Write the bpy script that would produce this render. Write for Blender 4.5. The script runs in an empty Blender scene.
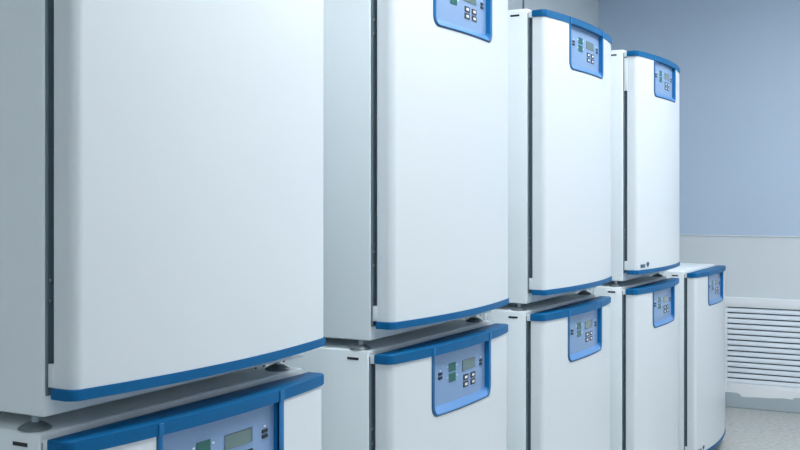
import bpy, bmesh, math, random
from mathutils import Vector
random.seed(4)
C = bpy.context.scene.collection
H0 = 1.2785            # camera height above the floor
P0 = 1.2011           # distance from the camera line to the cabinet fronts
XS = [1.1005, 2.0523, 3.011, 4.0193, 5.0134]
W, BH, DEPTH = .687, .911, .70       # cabinet width, height, depth
FH = .0224            # foot height between stacked units
Z_UP = H0 - .3227     # bottom of the upper cabinets
Z_LOW = H0 - .3451 - BH   # bottom of the lower cabinets
TOPGAP = .0066        # door cap sits this much lower than the cabinet top
GAP, THICK, BULGE, RAD = .0147, .0441, .0290, .0170

# ---------------------------------------------------------------- materials
def mat(name, col, rough=.5, metal=0, spec=.5, coat=0, noise=0, nscale=200, bump=0, emit=None, es=0):
    m = bpy.data.materials.new(name); m.use_nodes = True
    nt = m.node_tree; b = nt.nodes['Principled BSDF']
    b.inputs['Base Color'].default_value = (*col, 1)
    b.inputs['Roughness'].default_value = rough
    b.inputs['Metallic'].default_value = metal
    b.inputs['Specular IOR Level'].default_value = spec
    b.inputs['Coat Weight'].default_value = coat
    b.inputs['Coat Roughness'].default_value = .15
    if noise or bump:
        tc = nt.nodes.new('ShaderNodeTexCoord'); n = nt.nodes.new('ShaderNodeTexNoise')
        n.inputs['Scale'].default_value = nscale; n.inputs['Detail'].default_value = 3
        nt.links.new(tc.outputs['Object'], n.inputs['Vector'])
        if noise:
            r = nt.nodes.new('ShaderNodeMixRGB'); r.blend_type = 'MIX'
            r.inputs[1].default_value = (*[c*(1-noise) for c in col], 1)
            r.inputs[2].default_value = (*[min(1, c*(1+noise)) for c in col], 1)
            nt.links.new(n.outputs['Fac'], r.inputs[0]); nt.links.new(r.outputs[0], b.inputs['Base Color'])
        if bump:
            bp = nt.nodes.new('ShaderNodeBump'); bp.inputs['Strength'].default_value = bump
            bp.inputs['Distance'].default_value = .001
            nt.links.new(n.outputs['Fac'], bp.inputs['Height']); nt.links.new(bp.outputs['Normal'], b.inputs['Normal'])
    if emit:
        b.inputs['Emission Color'].default_value = (*emit, 1); b.inputs['Emission Strength'].default_value = es
    return m
def s2l(r, g, b):
    f = lambda v: (v/255/12.92) if v/255 <= .04045 else ((v/255+.055)/1.055)**2.4
    return (f(r), f(g), f(b))
M_BODY = mat('powder_coated_steel', s2l(230, 240, 245), .45, bump=.03, nscale=900)
M_DOOR = mat('white_door_enamel', s2l(218, 226, 232), .32, coat=.25)
M_BLUE = mat('blue_plastic_trim', s2l(0, 94, 148), .42, spec=.2)
M_PANEL = mat('pale_blue_panel_film', s2l(128, 160, 202), .35, coat=.2)
M_LEDGE = mat('blue_panel_ledge', s2l(84, 136, 194), .3, coat=.3)
M_RIM = mat('panel_rim_blue', s2l(0, 106, 166), .38, spec=.4)
M_EDGE = mat('dark_edge_seal', s2l(40, 70, 105), .5)
M_GREEN = mat('teal_window', s2l(0, 98, 90), .25, coat=.5)
M_LCD = mat('lcd_glass', s2l(100, 126, 126), .2, coat=.5)
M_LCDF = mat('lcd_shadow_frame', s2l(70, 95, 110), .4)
M_BLACK = mat('black_plastic', s2l(22, 28, 36), .45)
M_WHITE = mat('white_print', s2l(240, 244, 248), .5)
M_GASK = mat('grey_rubber_gasket', s2l(84, 102, 114), .7)
M_CHAN = mat('front_frame_steel_shaded', s2l(98, 116, 127), .5)  # shade on the cabinet front beside the door is painted into this colour
M_FOOT = mat('grey_metal_foot', s2l(112, 122, 128), .38, metal=.5, noise=.1)
M_STUD = mat('zinc_stud', s2l(150, 162, 168), .35, metal=.7)
M_LOGO = mat('logo_navy_print', s2l(62, 92, 125), .5)
M_HINGE = mat('hinge_cover_white', s2l(222, 230, 234), .4)
M_TUBE = mat('clear_tube', s2l(215, 225, 230), .2)

# ---------------------------------------------------------------- mesh helpers
def link(name, bm, m, parent=None, smooth=35, loc=None):
    bmesh.ops.recalc_face_normals(bm, faces=bm.faces)
    me = bpy.data.meshes.new(name); bm.to_mesh(me); bm.free()
    for p in me.polygons: p.use_smooth = True
    me.set_sharp_from_angle(angle=math.radians(smooth))
    ms = m if isinstance(m, (list, tuple)) else [m]
    for k in ms: me.materials.append(k)
    o = bpy.data.objects.new(name, me); C.objects.link(o)
    if loc: o.location = loc
    if parent: o.parent = parent
    return o
def box(bm, x0, x1, y0, y1, z0, z1, bev=0, seg=2):
    r = bmesh.ops.create_cube(bm, size=1)
    for v in r['verts']:
        v.co = Vector(((x0+x1)/2 + v.co.x*(x1-x0), (y0+y1)/2 + v.co.y*(y1-y0), (z0+z1)/2 + v.co.z*(z1-z0)))
    if bev:
        es = list({e for v in r['verts'] for e in v.link_edges})
        bmesh.ops.bevel(bm, geom=es, offset=bev, segments=seg, profile=.5, affect='EDGES')
def prism(bm, pts, z0, z1, bev=0, seg=2):
    lo = [bm.verts.new((x, y, z0)) for x, y in pts]; hi = [bm.verts.new((x, y, z1)) for x, y in pts]
    n = len(pts); fs = [bm.faces.new(lo[::-1]), bm.faces.new(hi)]
    for i in range(n): bm.faces.new((lo[i], lo[(i+1) % n], hi[(i+1) % n], hi[i]))
    if bev:
        es = [e for f in fs for e in f.edges]
        bmesh.ops.bevel(bm, geom=es, offset=bev, segments=seg, profile=.5, affect='EDGES')
def lathe(bm, prof, cx=0, cy=0, n=28):
    rings = []
    for r, z in prof:
        rings.append([bm.verts.new((cx+r*math.cos(2*math.pi*k/n), cy+r*math.sin(2*math.pi*k/n), z)) for k in range(n)])
    for a, b in zip(rings, rings[1:]):
        for k in range(n): bm.faces.new((a[k], a[(k+1) % n], b[(k+1) % n], b[k]))
    bm.faces.new(rings[0][::-1]); bm.faces.new(rings[-1])
def arc_y(x, ins=0):
    """front surface of the bulged door at local x (negative = towards the room)"""
    h = W/2 - RAD; R = (h*h+BULGE*BULGE)/(2*BULGE)
    xx = min(max(x - W/2, -h), h)
    return -(GAP+THICK) - (math.sqrt(R*R-xx*xx) - (R-BULGE)) + ins
def outline(dx=0, dy=0, rad=RAD, n=40, gap=GAP):
    """plan outline of a door: flat back, rounded corners, bulged front; dx = side inset, dy = front inset"""
    a = [math.pi/2*k/6 for k in range(7)]
    yc = arc_y(RAD, dy)
    pts = [(dx, -gap)] + [(dx+rad-rad*math.cos(q), yc+rad-rad*math.sin(q)) for q in a]
    x0 = dx+rad
    for k in range(1, n):
        x = x0 + (W-2*x0)*k/n
        t = (x-x0)/(W-2*x0); xe = RAD+(W-2*RAD)*t
        pts.append((x, arc_y(xe, dy)))
    pts += [(W-dx-rad+rad*math.sin(q), yc+rad-rad*math.cos(q)) for q in a] + [(W-dx, -gap)]
    return pts
# ---------------------------------------------------------------- one incubator
CAP = BH - TOPGAP            # top of the cap, local z
DB = -.2946+.3227            # bottom of the door, local z
STR = .0164                  # height of the bottom strip
CAPH = .0207
XL, XR = .1650, .5050        # outer frame of the control panel
IL, IR = .1750, .4887
REC = .0123
def ushape(x0, x1, zt, zb, r, n=8, nb=24):
    pts = [(x0, zt)]
    for k in range(n+1):
        q = math.pi/2*k/n; pts.append((x0+r-r*math.cos(q), zb+r-r*math.sin(q)))
    for k in range(1, nb): pts.append((x0+r+(x1-x0-2*r)*k/nb, zb))
    for k in range(n+1):
        q = math.pi/2*k/n; pts.append((x1-r+r*math.sin(q), zb+r-r*math.cos(q)))
    pts.append((x1, zt)); return pts

def decal(bm, x0, x1, z0, z1, ins=REC, h=.0012):
    """small raised block lying on the panel floor (or on the door front with ins = 0)"""
    b = .0004
    v = []
    for (off, sh) in ((.0005, 0), (-h, 0)):
        v.append([bm.verts.new((x, arc_y(x, ins)+off, z)) for x, z in ((x0, z0), (x1, z0), (x1, z1), (x0, z1))])
    bm.faces.new(v[0][::-1]); bm.faces.new(v[1])
    for i in range(4): bm.faces.new((v[0][i], v[0][(i+1) % 4], v[1][(i+1) % 4], v[1][i]))

def make_incubator():
    root = bpy.data.objects.new('incubator', None); C.objects.link(root)
    # cabinet shell
    bm = bmesh.new(); box(bm, 0, W, 0, DEPTH, 0, BH, .004, 3)
    cab = link('cabinet', bm, M_BODY, root)
    # slot near the top of the left side
    bm = bmesh.new(); box(bm, -.0012, .002, .026, .056, BH-.0222, BH-.0165)
    link('handle_slot', bm, M_BLACK, root)
    for x in (.529, .555, .622):        # bolts under the base beside the right front foot
        bm = bmesh.new()
        r = bmesh.ops.create_uvsphere(bm, u_segments=10, v_segments=6, radius=.0026)
        for v in r['verts']: v.co = Vector((x+v.co.x, .006+v.co.y, v.co.z-.0008))
        link('base_bolt', bm, M_BLACK, root)
    # front frame channel with gasket behind the door
    bm = bmesh.new()
    fz0, fz1 = DB+.004, CAP-.006
    box(bm, .003, W-.003, -.004, .001, fz0, fz1, .001, 1)
    link('front_frame', bm, M_CHAN, root)
    bm = bmesh.new()
    for (a, b, c, d) in ((.0180, .034, fz0+.01, fz1-.01), (W-.034, W-.0150, fz0+.01, fz1-.01), (.034, W-.034, fz0+.01, fz0+.03), (.034, W-.034, fz1-.03, fz1-.01)):
        box(bm, a, b, -.0155, -.0035, c, d)
    link('door_gasket', bm, M_GASK, root)
    for z in (.172, .203, .70, .732):
        bm = bmesh.new()
        r = bmesh.ops.create_uvsphere(bm, u_segments=12, v_segments=8, radius=.0032)
        for v in r['verts']: v.co = Vector((.0095+v.co.x, -.0045+v.co.y*.6, z+v.co.z))
        link('screw', bm, M_STUD, root)
    # hinge covers
    bm = bmesh.new(); box(bm, .0050, .0110, -.0155, -.001, DB+.0165, DB+.0515, .0010, 2)
    link('hinge_cover', bm, M_HINGE, root)
    bm = bmesh.new(); box(bm, .0030, .0100, -.0155, -.001, CAP-CAPH-.001, CAP-.002, .0010, 2)
    link('hinge_cover', bm, M_HINGE, root)
    # feet
    for fx, fy in ((.0145, .034), (.6385, .033), (.024, DEPTH-.04), (.646, DEPTH-.04)):
        bm = bmesh.new()
        lathe(bm, [(.0230, -FH), (.0250, -FH+.0012), (.0248, -FH+.0028), (.0205, -FH+.0058), (.0150, -FH+.0092), (.0095, -FH+.0112)], fx, fy)
        ft = link('foot', bm, M_FOOT, root, smooth=50)
        bm = bmesh.new(); lathe(bm, [(.0066, -FH+.0108), (.0066, .0005)], fx, fy, 12)
        link('stud', bm, M_STUD, ft)
    # door slab with the panel opening cut out
    bm = bmesh.new(); prism(bm, outline(.0055, .0008, .018, gap=GAP+.0004), DB+STR-.002, CAP-CAPH+.002)
    door = link('door', bm, M_DOOR, root)
    bm = bmesh.new()
    pts = ushape(XL, XR, CAP+.02, CAP-.1650, .024)
    a = [bm.verts.new((x, -.15, z)) for x, z in pts]; b = [bm.verts.new((x, arc_y(x)+REC+.006, z)) for x, z in pts]
    bm.faces.new(a)
    # curved back of the cutter: build as strips so every face stays flat
    n = len(pts); top = [None]*n
    for i in range(n): top[i] = b[i] if i in (0, n-1) else bm.verts.new((pts[i][0], arc_y(pts[i][0])+REC+.006, CAP+.02))
    for i in range(n-1):
        vs = [b[i], b[i+1], top[i+1], top[i]]; u = []
        for v in vs:
            if v not in u: u.append(v)
        if len(u) > 2 and (pts[i][0] != pts[i+1][0]): bm.faces.new(u)
        bm.faces.new((a[i], a[i+1], b[i+1], b[i]))
    for i in range(n-1):
        if top[i] is top[i+1]: continue
    tf = [a[0]] + [top[i] for i in range(n)] + [a[-1]]
    u = []
    for v in tf:
        if v not in u: u.append(v)
    bm.faces.new(u)
    cut = link('cutter', bm, M_DOOR)
    md = door.modifiers.new('b', 'BOOLEAN'); md.operation = 'DIFFERENCE'; md.object = cut; md.solver = 'EXACT'
    dg = bpy.context.evaluated_depsgraph_get(); dg.update()
    me = bpy.data.meshes.new_from_object(door.evaluated_get(dg)); door.modifiers.clear(); door.data = me
    bpy.data.objects.remove(cut)
    for p in me.polygons: p.use_smooth = True
    me.set_sharp_from_angle(angle=math.radians(25))
    # blue cap and blue bottom strip
    bm = bmesh.new(); prism(bm, outline(0, -.0012, RAD), CAP-CAPH, CAP, .0022, 3)
    link('top_cap', bm, M_BLUE, door, smooth=50)
    bm = bmesh.new(); prism(bm, outline(0, -.0004, RAD), DB, DB+STR, .0012, 2)
    link('bottom_trim', bm, M_BLUE, door, smooth=50)
    # frame of the control panel (U shape, carried up over the cap)
    zt = CAP-CAPH+.0005
    out = ushape(XL, XR, zt, CAP-.1655, .0245); inn = ushape(IL, IR, zt, CAP-.1625, .020)
    bm = bmesh.new()
    def ring(pts, off): return [bm.verts.new((x, arc_y(x, off), z)) for x, z in pts]
    mid = [((o[0]*.5+i[0]*.5), (o[1]*.5+i[1]*.5)) for o, i in zip(out, inn)]
    rs = [ring(out, .004), ring(out, -.0006), ring(mid, -.0022), ring(inn, -.0008), ring(inn, .004)]
    for A, B in zip(rs, rs[1:]):
        for i in range(len(A)-1): bm.faces.new((A[i], A[i+1], B[i+1], B[i]))
    link('panel_frame', bm, M_RIM, door, smooth=45)
    for xa, xb in ((XL, IL), (IR, XR)):      # joints where the frame rises over the cap
        bm = bmesh.new()
        pr = [(xa, arc_y(xa, -.0004)), (xa, arc_y(xa, -.0032)), (xb, arc_y(xb, -.0032)), (xb, arc_y(xb, -.0004))]
        prism(bm, pr, CAP-CAPH-.0005, CAP-.0015, .0004, 1)
        link('cap_joint', bm, M_RIM, door)
    # dark edge line round the frame
    o2 = ushape(XL-.0018, XR+.0012, zt, CAP-.1680, .0255)
    bm = bmesh.new(); rs = [ring(o2, .002), ring(o2, -.0001), ring(out, -.0004), ring(out, .002)]
    for A, B in zip(rs, rs[1:]):
        for i in range(len(A)-1): bm.faces.new((A[i], A[i+1], B[i+1], B[i]))
    link('edge_line', bm, M_EDGE, door)
    # recessed panel: sloping ledge + floor
    flo = ushape(IL, IR, zt, CAP-.1470, .010)
    bm = bmesh.new(); A = ring(inn, .0002); B = ring(flo, REC)
    for i in range(len(A)-1):
        f = bm.faces.new((A[i], A[i+1], B[i+1], B[i])); f.material_index = 1 if (inn[i][0] > IR-.012 or inn[i][0] < IL+.004) else 2
    T = [B[0]] + [bm.verts.new((flo[i][0], arc_y(flo[i][0], REC), zt)) for i in range(1, len(flo)-1)] + [B[-1]]
    for i in range(len(B)-1):
        vs = []
        for v in (B[i], B[i+1], T[i+1], T[i]):
            if v not in vs and all((v.co-w.co).length > 1e-6 for w in vs): vs.append(v)
        if len(vs) > 2: bm.faces.new(vs)
    link('control_panel', bm, [M_PANEL, M_RIM, M_LEDGE], door, smooth=25)
    # panel furniture
    def small(name, m, x0, x1, z0, z1, h=.0012):
        b_ = bmesh.new(); decal(b_, x0, x1, CAP+z0, CAP+z1, REC, h); return link(name, b_, m, door)
    small('indicator_window', M_GREEN, .2640, .2985, -.0735, -.0520)
    small('indicator_window', M_GREEN, .2640, .2985, -.0985, -.0770)
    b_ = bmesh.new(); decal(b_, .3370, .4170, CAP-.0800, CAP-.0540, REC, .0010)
    decal(b_, .3370, .4100, CAP-.0800, CAP-.0556, REC, .0016)
    d = link('display', b_, [M_LCDF, M_LCD], door)
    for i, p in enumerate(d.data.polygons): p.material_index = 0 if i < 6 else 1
    for bx in (.3585, .4030):
        for bz in (-.0990, -.1165):
            b_ = bmesh.new(); decal(b_, bx-.0145, bx+.0145, CAP+bz-.0070, CAP+bz+.0070, REC, .0012)
            decal(b_, bx-.0065, bx+.0075, CAP+bz-.0030, CAP+bz+.0030, REC, .0018)
            q = link('button', b_, [M_BLACK, M_WHITE], door)
            for i, p in enumerate(q.data.polygons): p.material_index = 0 if i < 6 else 1
    for sx, sz in ((.2205, -.0718), (.2205, -.0815), (.4570, -.0695), (.4570, -.0790)):
        small('switch', M_BLACK, sx-.0085, sx+.0085, sz-.0030, sz+.0030, .0020)
    for lx, lz in ((.2205, -.0640), (.4570, -.0610), (.2570, -.0600), (.2570, -.0860), (.3060, -.0600), (.3060, -.0860)):
        small('indicator_light', M_WHITE, lx-.0026, lx+.0026, lz-.0014, lz+.0014)
    return root

def copy_tree(o, parent=None):
    c = o.copy(); C.objects.link(c)
    if parent: c.parent = parent
    for ch in list(o.children): copy_tree(ch, c)
    return c

proto = make_incubator()
def place(o, i, z, label):
    o.location = (XS[i], P0, z); o['label'] = label; o['category'] = 'incubator'
    o['group'] = 'stacked laboratory incubators'
    return o
UP = ['nearest upper white incubator, door cut off by the frame top, no control panel visible',
      'second upper incubator, blue control panel cut off at the top edge of the photo',
      'third upper white incubator, whole control panel and blue cap visible',
      'farthest upper white incubator with a small logo near its door bottom']
LO = ['nearest lower incubator at bottom left, only its blue cap and panel top visible',
      'second lower incubator, largest fully visible blue control panel, below the cut-off one',
      'third lower white incubator under the third upper one',
      'fourth lower incubator, under the farthest upper unit',
      'last lower incubator with nothing stacked on it, beside the louvred wall grille']
units = []
for i, lab in enumerate(UP):
    units.append(place(proto if i == 0 else copy_tree(proto), i, Z_UP, lab))
    units[-1].location.x += (.001, .004, .004, .005)[i]
for i, lab in enumerate(LO):
    units.append(place(copy_tree(proto), i, Z_LOW, lab))
    units[-1].location.x += (-.006, -.004, -.010, -.012, -.003)[i]
bpy.context.view_layer.update()

# small logo near the door bottom of the farthest two (the writing is a few pixels: short word and a mark)
def tall_cover(root):      # the farthest upper unit has a long cover over its top hinge
    bm = bmesh.new(); box(bm, .0040, .0110, -.0155, -.001, CAP-.155, CAP-.026, .0010, 2)
    link('hinge_cover', bm, M_HINGE, root)
def edge_tab(root):        # blue tab on the right edge of the third upper door
    door = [c for c in root.children if c.name.startswith('door') and 'gasket' not in c.name][0]
    bm = bmesh.new(); box(bm, W-.0075, W+.0015, -.046, -.030, .050, .088, .0015, 2); link('edge_tab', bm, M_BLUE, door)
def add_logo(root):
    door = [c for c in root.children if c.name.startswith('door') and 'gasket' not in c.name][0]
    cu = bpy.data.curves.new('logo', 'FONT'); cu.body = 'BINDER'; cu.size = .0200; cu.extrude = .0004
    t = bpy.data.objects.new('tmp', cu); C.objects.link(t)
    dg = bpy.context.evaluated_depsgraph_get(); dg.update()
    me = bpy.data.meshes.new_from_object(t.evaluated_get(dg)); bpy.data.objects.remove(t)
    bm = bmesh.new(); bm.from_mesh(me)
    x0 = .030; z0 = DB+STR+.0080
    for v in bm.verts:
        x = x0+v.co.x*.62; v.co = Vector((x, arc_y(x)-.0002-v.co.z, z0+v.co.y))
    n0 = len(bm.verts)
    xs = max(v.co.x for v in bm.verts)+.013
    pts = [(xs, z0+.012), (xs+.006, z0+.0205), (xs+.020, z0+.0205), (xs+.026, z0+.012), (xs+.013, z0)]
    a = [bm.verts.new((x, arc_y(x)-.0008, z)) for x, z in pts]; b = [bm.verts.new((x, arc_y(x)+.0008, z)) for x, z in pts]
    bm.faces.new(a[::-1]); bm.faces.new(b)
    for i in range(5): bm.faces.new((a[i], a[(i+1) % 5], b[(i+1) % 5], b[i]))
    o = link('logo', bm, M_LOGO, door)
tall_cover(units[3]); edge_tab(units[2]); add_logo(units[3]); add_logo(units[8])

# hoses hanging in the gaps between stacks
def hose(x, y, z0, z1, lab):
    bm = bmesh.new(); n = 10; rings = []
    for k in range(25):
        z = z0+(z1-z0)*k/24; ox = .004*math.sin(k*.6)*(k/24)
        rings.append([bm.verts.new((ox+.0045*math.cos(2*math.pi*j/n), .0045*math.sin(2*math.pi*j/n), z-z0)) for j in range(n)])
    for A, B in zip(rings, rings[1:]):
        for j in range(n): bm.faces.new((A[j], A[(j+1) % n], B[(j+1) % n], B[j]))
    bm.faces.new(rings[0][::-1]); bm.faces.new(rings[-1])
    o = link('gas_hose', bm, M_TUBE, None, loc=(x, y, z0)); o['label'] = lab; o['category'] = 'hose'; o['group'] = 'pale hoses between the stacks'
hose(2.955, 1.3165, 0, 1.45, 'pale thin hose between second and third incubator stacks')
hose(3.960, 1.298, 0, 1.45, 'pale thin hose between third and farthest tall stacks')

# ---------------------------------------------------------------- the room
XW, YB, CEIL = 6.65, 2.15, 2.72
XN, YF = -1.6, -1.7
M_WALLU = mat('blue_grey_wall_panel', s2l(190, 209, 231), .38, noise=.03, nscale=2.5)
M_WALLL = mat('pale_grey_wall_panel', s2l(218, 227, 233), .5, noise=.02, nscale=3)
M_WALLB = mat('grey_back_wall', s2l(222, 231, 237), .5, noise=.02, nscale=3)
M_JOINT = mat('panel_joint', s2l(84, 104, 124), .6)
M_FRAMEW = mat('white_painted_trim', s2l(244, 249, 253), .45)
M_SLAT = mat('grille_slat_paint', s2l(232, 242, 252), .45)
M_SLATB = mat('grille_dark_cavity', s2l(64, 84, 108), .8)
M_FILM = mat('pale_plastic_film', s2l(242, 247, 251), .35)
M_CEIL = mat('ceiling_white', s2l(226, 231, 235), .7)
M_WALLR = mat('white_room_wall', s2l(226, 232, 236), .6)
M_BASE = mat('grey_cove_base', s2l(176, 190, 198), .5)
# floor: mottled epoxy
M_FLOOR = bpy.data.materials.new('speckled_vinyl_floor'); M_FLOOR.use_nodes = True
nt = M_FLOOR.node_tree; b = nt.nodes['Principled BSDF']; b.inputs['Roughness'].default_value = .32
tc = nt.nodes.new('ShaderNodeTexCoord'); n1 = nt.nodes.new('ShaderNodeTexNoise'); n1.inputs['Scale'].default_value = 38; n1.inputs['Detail'].default_value = 6
n2 = nt.nodes.new('ShaderNodeTexNoise'); n2.inputs['Scale'].default_value = 4
r1 = nt.nodes.new('ShaderNodeValToRGB'); r1.color_ramp.elements[0].position = .35; r1.color_ramp.elements[1].position = .68
r1.color_ramp.elements[0].color = (*s2l(182, 187, 186), 1); r1.color_ramp.elements[1].color = (*s2l(212, 215, 210), 1)
mx = nt.nodes.new('ShaderNodeMixRGB'); mx.blend_type = 'MULTIPLY'; mx.inputs[0].default_value = .15
nt.links.new(tc.outputs['Object'], n1.inputs['Vector']); nt.links.new(tc.outputs['Object'], n2.inputs['Vector'])
nt.links.new(n1.outputs['Fac'], r1.inputs[0]); nt.links.new(r1.outputs[0], mx.inputs[1]); nt.links.new(n2.outputs['Color'], mx.inputs[2])
nt.links.new(mx.outputs[0], b.inputs['Base Color'])

def struct(name, m, boxes, bev=0, kind='structure'):
    bm = bmesh.new()
    for bx in boxes: box(bm, *bx, bev, 1)
    o = link(name, bm, m); o['kind'] = kind; return o
T = .1
struct('floor', M_FLOOR, [(XN-T, XW+T, YF-T, YB+T, -T, 0)])
struct('ceiling', M_CEIL, [(XN-T, XW+T, YF-T, YB+T, CEIL, CEIL+T)])
ZS = H0-.226
struct('wall_back', M_WALLB, [(XN-T, XW+T, YB, YB+T, 0, CEIL)])
struct('wall_front', M_WALLR, [(XN-T, XW+T, YF-T, YF, 0, CEIL)])
struct('wall_left', M_WALLR, [(XN-T, XN, YF, YB, 0, CEIL)])
struct('wall_right', M_WALLL, [(XW, XW+T, YF, YB, 0, ZS)])
struct('wall_right_upper', M_WALLU, [(XW, XW+T, YF, YB, ZS, CEIL)])
struct('trim_1', M_WALLL, [(XW-.006, XW, YF, YB, ZS-.004, ZS+.004)], .0015)     # seam between lower and upper panels
struct('trim_2', M_JOINT, [(5.328, 5.342, YB-.004, YB, 0, CEIL)])
struct('baseboard_right', M_BASE, [(XW-.034, XW, YF, YB, 0, .095)], .004)
struct('baseboard_front', M_BASE, [(XN, XW, YF, YF+.012, 0, .095)], .004)
struct('baseboard_back', M_BASE, [(XN, XW, YB-.012, YB, 0, .095)], .004)

# louvred return-air grille in the right wall
g = bpy.data.objects.new('air_grille', None); C.objects.link(g)
GY1, GY0 = 1.325, -.35; GZ1, GZ0 = H0-.662, H0-1.130
g.location = (XW, GY1, GZ0)
g['label'] = 'white louvred air grille low on the far wall, right of the last incubator'; g['category'] = 'air grille'
def gl(x): return x-XW
bm = bmesh.new()
box(bm, -.030, 0, GY0-GY1-.06, .04, GZ1-GZ0, GZ1-GZ0+.060, .006, 2)
box(bm, -.030, 0, GY0-GY1-.06, .04, -.072, 0, .006, 2)
box(bm, -.024, 0, -.001, .04, -.01, GZ1-GZ0+.01, .002, 1)
box(bm, -.024, 0, GY0-GY1-.06, GY0-GY1, -.01, GZ1-GZ0+.01, .002, 1)
link('grille_frame', bm, M_FRAMEW, g)
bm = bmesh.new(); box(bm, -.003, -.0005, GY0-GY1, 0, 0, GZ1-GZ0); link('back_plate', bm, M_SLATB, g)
NS = 14; pitch = (GZ1-GZ0)/NS
for k in range(NS):
    z = k*pitch; bm = bmesh.new()
    pr = [(-.0205, z+.0035), (-.0225, z+.0050), (-.0215, z+.0085), (-.0075, z+pitch+.0035), (-.0055, z+pitch+.0035), (-.0055, z+pitch+.0015)]
    pr = [(-.022, z+.001), (-.0235, z+.003), (-.0215, z+pitch*.45), (-.0150, z+pitch*.80), (-.0120, z+pitch*.80), (-.0190, z+.0015)]
    lo = [bm.verts.new((x, GY0-GY1+.001, zz)) for x, zz in pr]; hi = [bm.verts.new((x, -.002, zz)) for x, zz in pr]
    bm.faces.new(lo); bm.faces.new(hi[::-1])
    for i in range(len(pr)): bm.faces.new((lo[i], hi[i], hi[(i+1) % len(pr)], lo[(i+1) % len(pr)]))
    link('slat', bm, M_SLAT, g, smooth=60)
# loose protective film with a wavy torn lower edge under the grille
bm = bmesh.new(); N = 90; rows = []
for k in range(N+1):
    y = GY1+.03 - (GY1+.03-GY0)*k/N
    w = .65*math.sin(y*8.0+2.4)+.3*math.sin(y*17+1)+.08*math.sin(y*37)
    zb = GZ0-.080-.016*w; bow = .004+.003*math.sin(y*13)
    rows.append([(XW-.032, y, GZ0-.020), (XW-.033-bow*.5, y, (GZ0-.03+zb)/2), (XW-.031-bow, y, zb), (XW-.029-bow, y, zb), (XW-.0305-bow*.5, y, (GZ0-.03+zb)/2), (XW-.0302, y, GZ0-.020)])
rv = [[bm.verts.new(c) for c in r] for r in rows]
for A, B in zip(rv, rv[1:]):
    for j in range(6): bm.faces.new((A[j], A[(j+1) % 6], B[(j+1) % 6], B[j]))
bm.faces.new(rv[0]); bm.faces.new(rv[-1][::-1])
f = link('protective_film', bm, M_FILM, smooth=60); f['label'] = 'loose pale film with wavy edge hanging below the air grille'; f['category'] = 'plastic film'

# ceiling lights
LIGHTS = [(-.75, -.3, 7), (1.80, .52, 13.5), (3.35, .35, 12.5), (4.85, .15, 15.5)]  # first panel, behind the camera, is added fill for the cabinets' left sides
for k, (x, y, es) in enumerate(LIGHTS):
    M_LAMP = mat('lamp_diffuser', (.9, .95, 1), .5, emit=(.985, .99, 1.0), es=es)
    r = bpy.data.objects.new('ceiling_light', None); C.objects.link(r); r.location = (x, y, CEIL)
    r['label'] = ['added unseen fill panel on the ceiling behind the camera', 'ceiling light panel nearest the first incubator stack', 'second ceiling light panel from the camera',  'ceiling light panel nearest the far wall'][k]
    r['category'] = 'ceiling light'; r['group'] = 'ceiling light panels'
    bm = bmesh.new()
    for bx in ((-.6, .6, -.3, -.28, -.02, 0), (-.6, .6, .28, .3, -.02, 0), (-.6, -.58, -.28, .28, -.02, 0), (.58, .6, -.28, .28, -.02, 0)): box(bm, *bx, .002, 1)
    link('frame', bm, M_FRAMEW, r)
    bm = bmesh.new(); box(bm, -.58, .58, -.28, .28, -.012, -.006); link('diffuser', bm, M_LAMP, r)

# world: faint ambient
w = bpy.data.worlds.new('w'); bpy.context.scene.world = w; w.use_nodes = True
w.node_tree.nodes['Background'].inputs[0].default_value = (.7, .8, .9, 1); w.node_tree.nodes['Background'].inputs[1].default_value = .1

# ---------------------------------------------------------------- camera
cam = bpy.data.cameras.new('camera'); co = bpy.data.objects.new('camera', cam); C.objects.link(co)
F, TH, HY = 1045.7, .5002, 199.25
cam.sensor_fit = 'HORIZONTAL'; cam.sensor_width = 36; cam.lens = F/800*36
cam.shift_y = (HY-225)/800
cam.clip_start = .02
co.location = (0, 0, H0); co.rotation_euler = (math.pi/2, 0, TH-math.pi/2)
S = bpy.context.scene; S.camera = co
S.view_settings.view_transform = 'Standard'; S.view_settings.look = 'None'; S.view_settings.gamma = 1
S.view_settings.use_curve_mapping = False; S.view_settings.exposure = .09
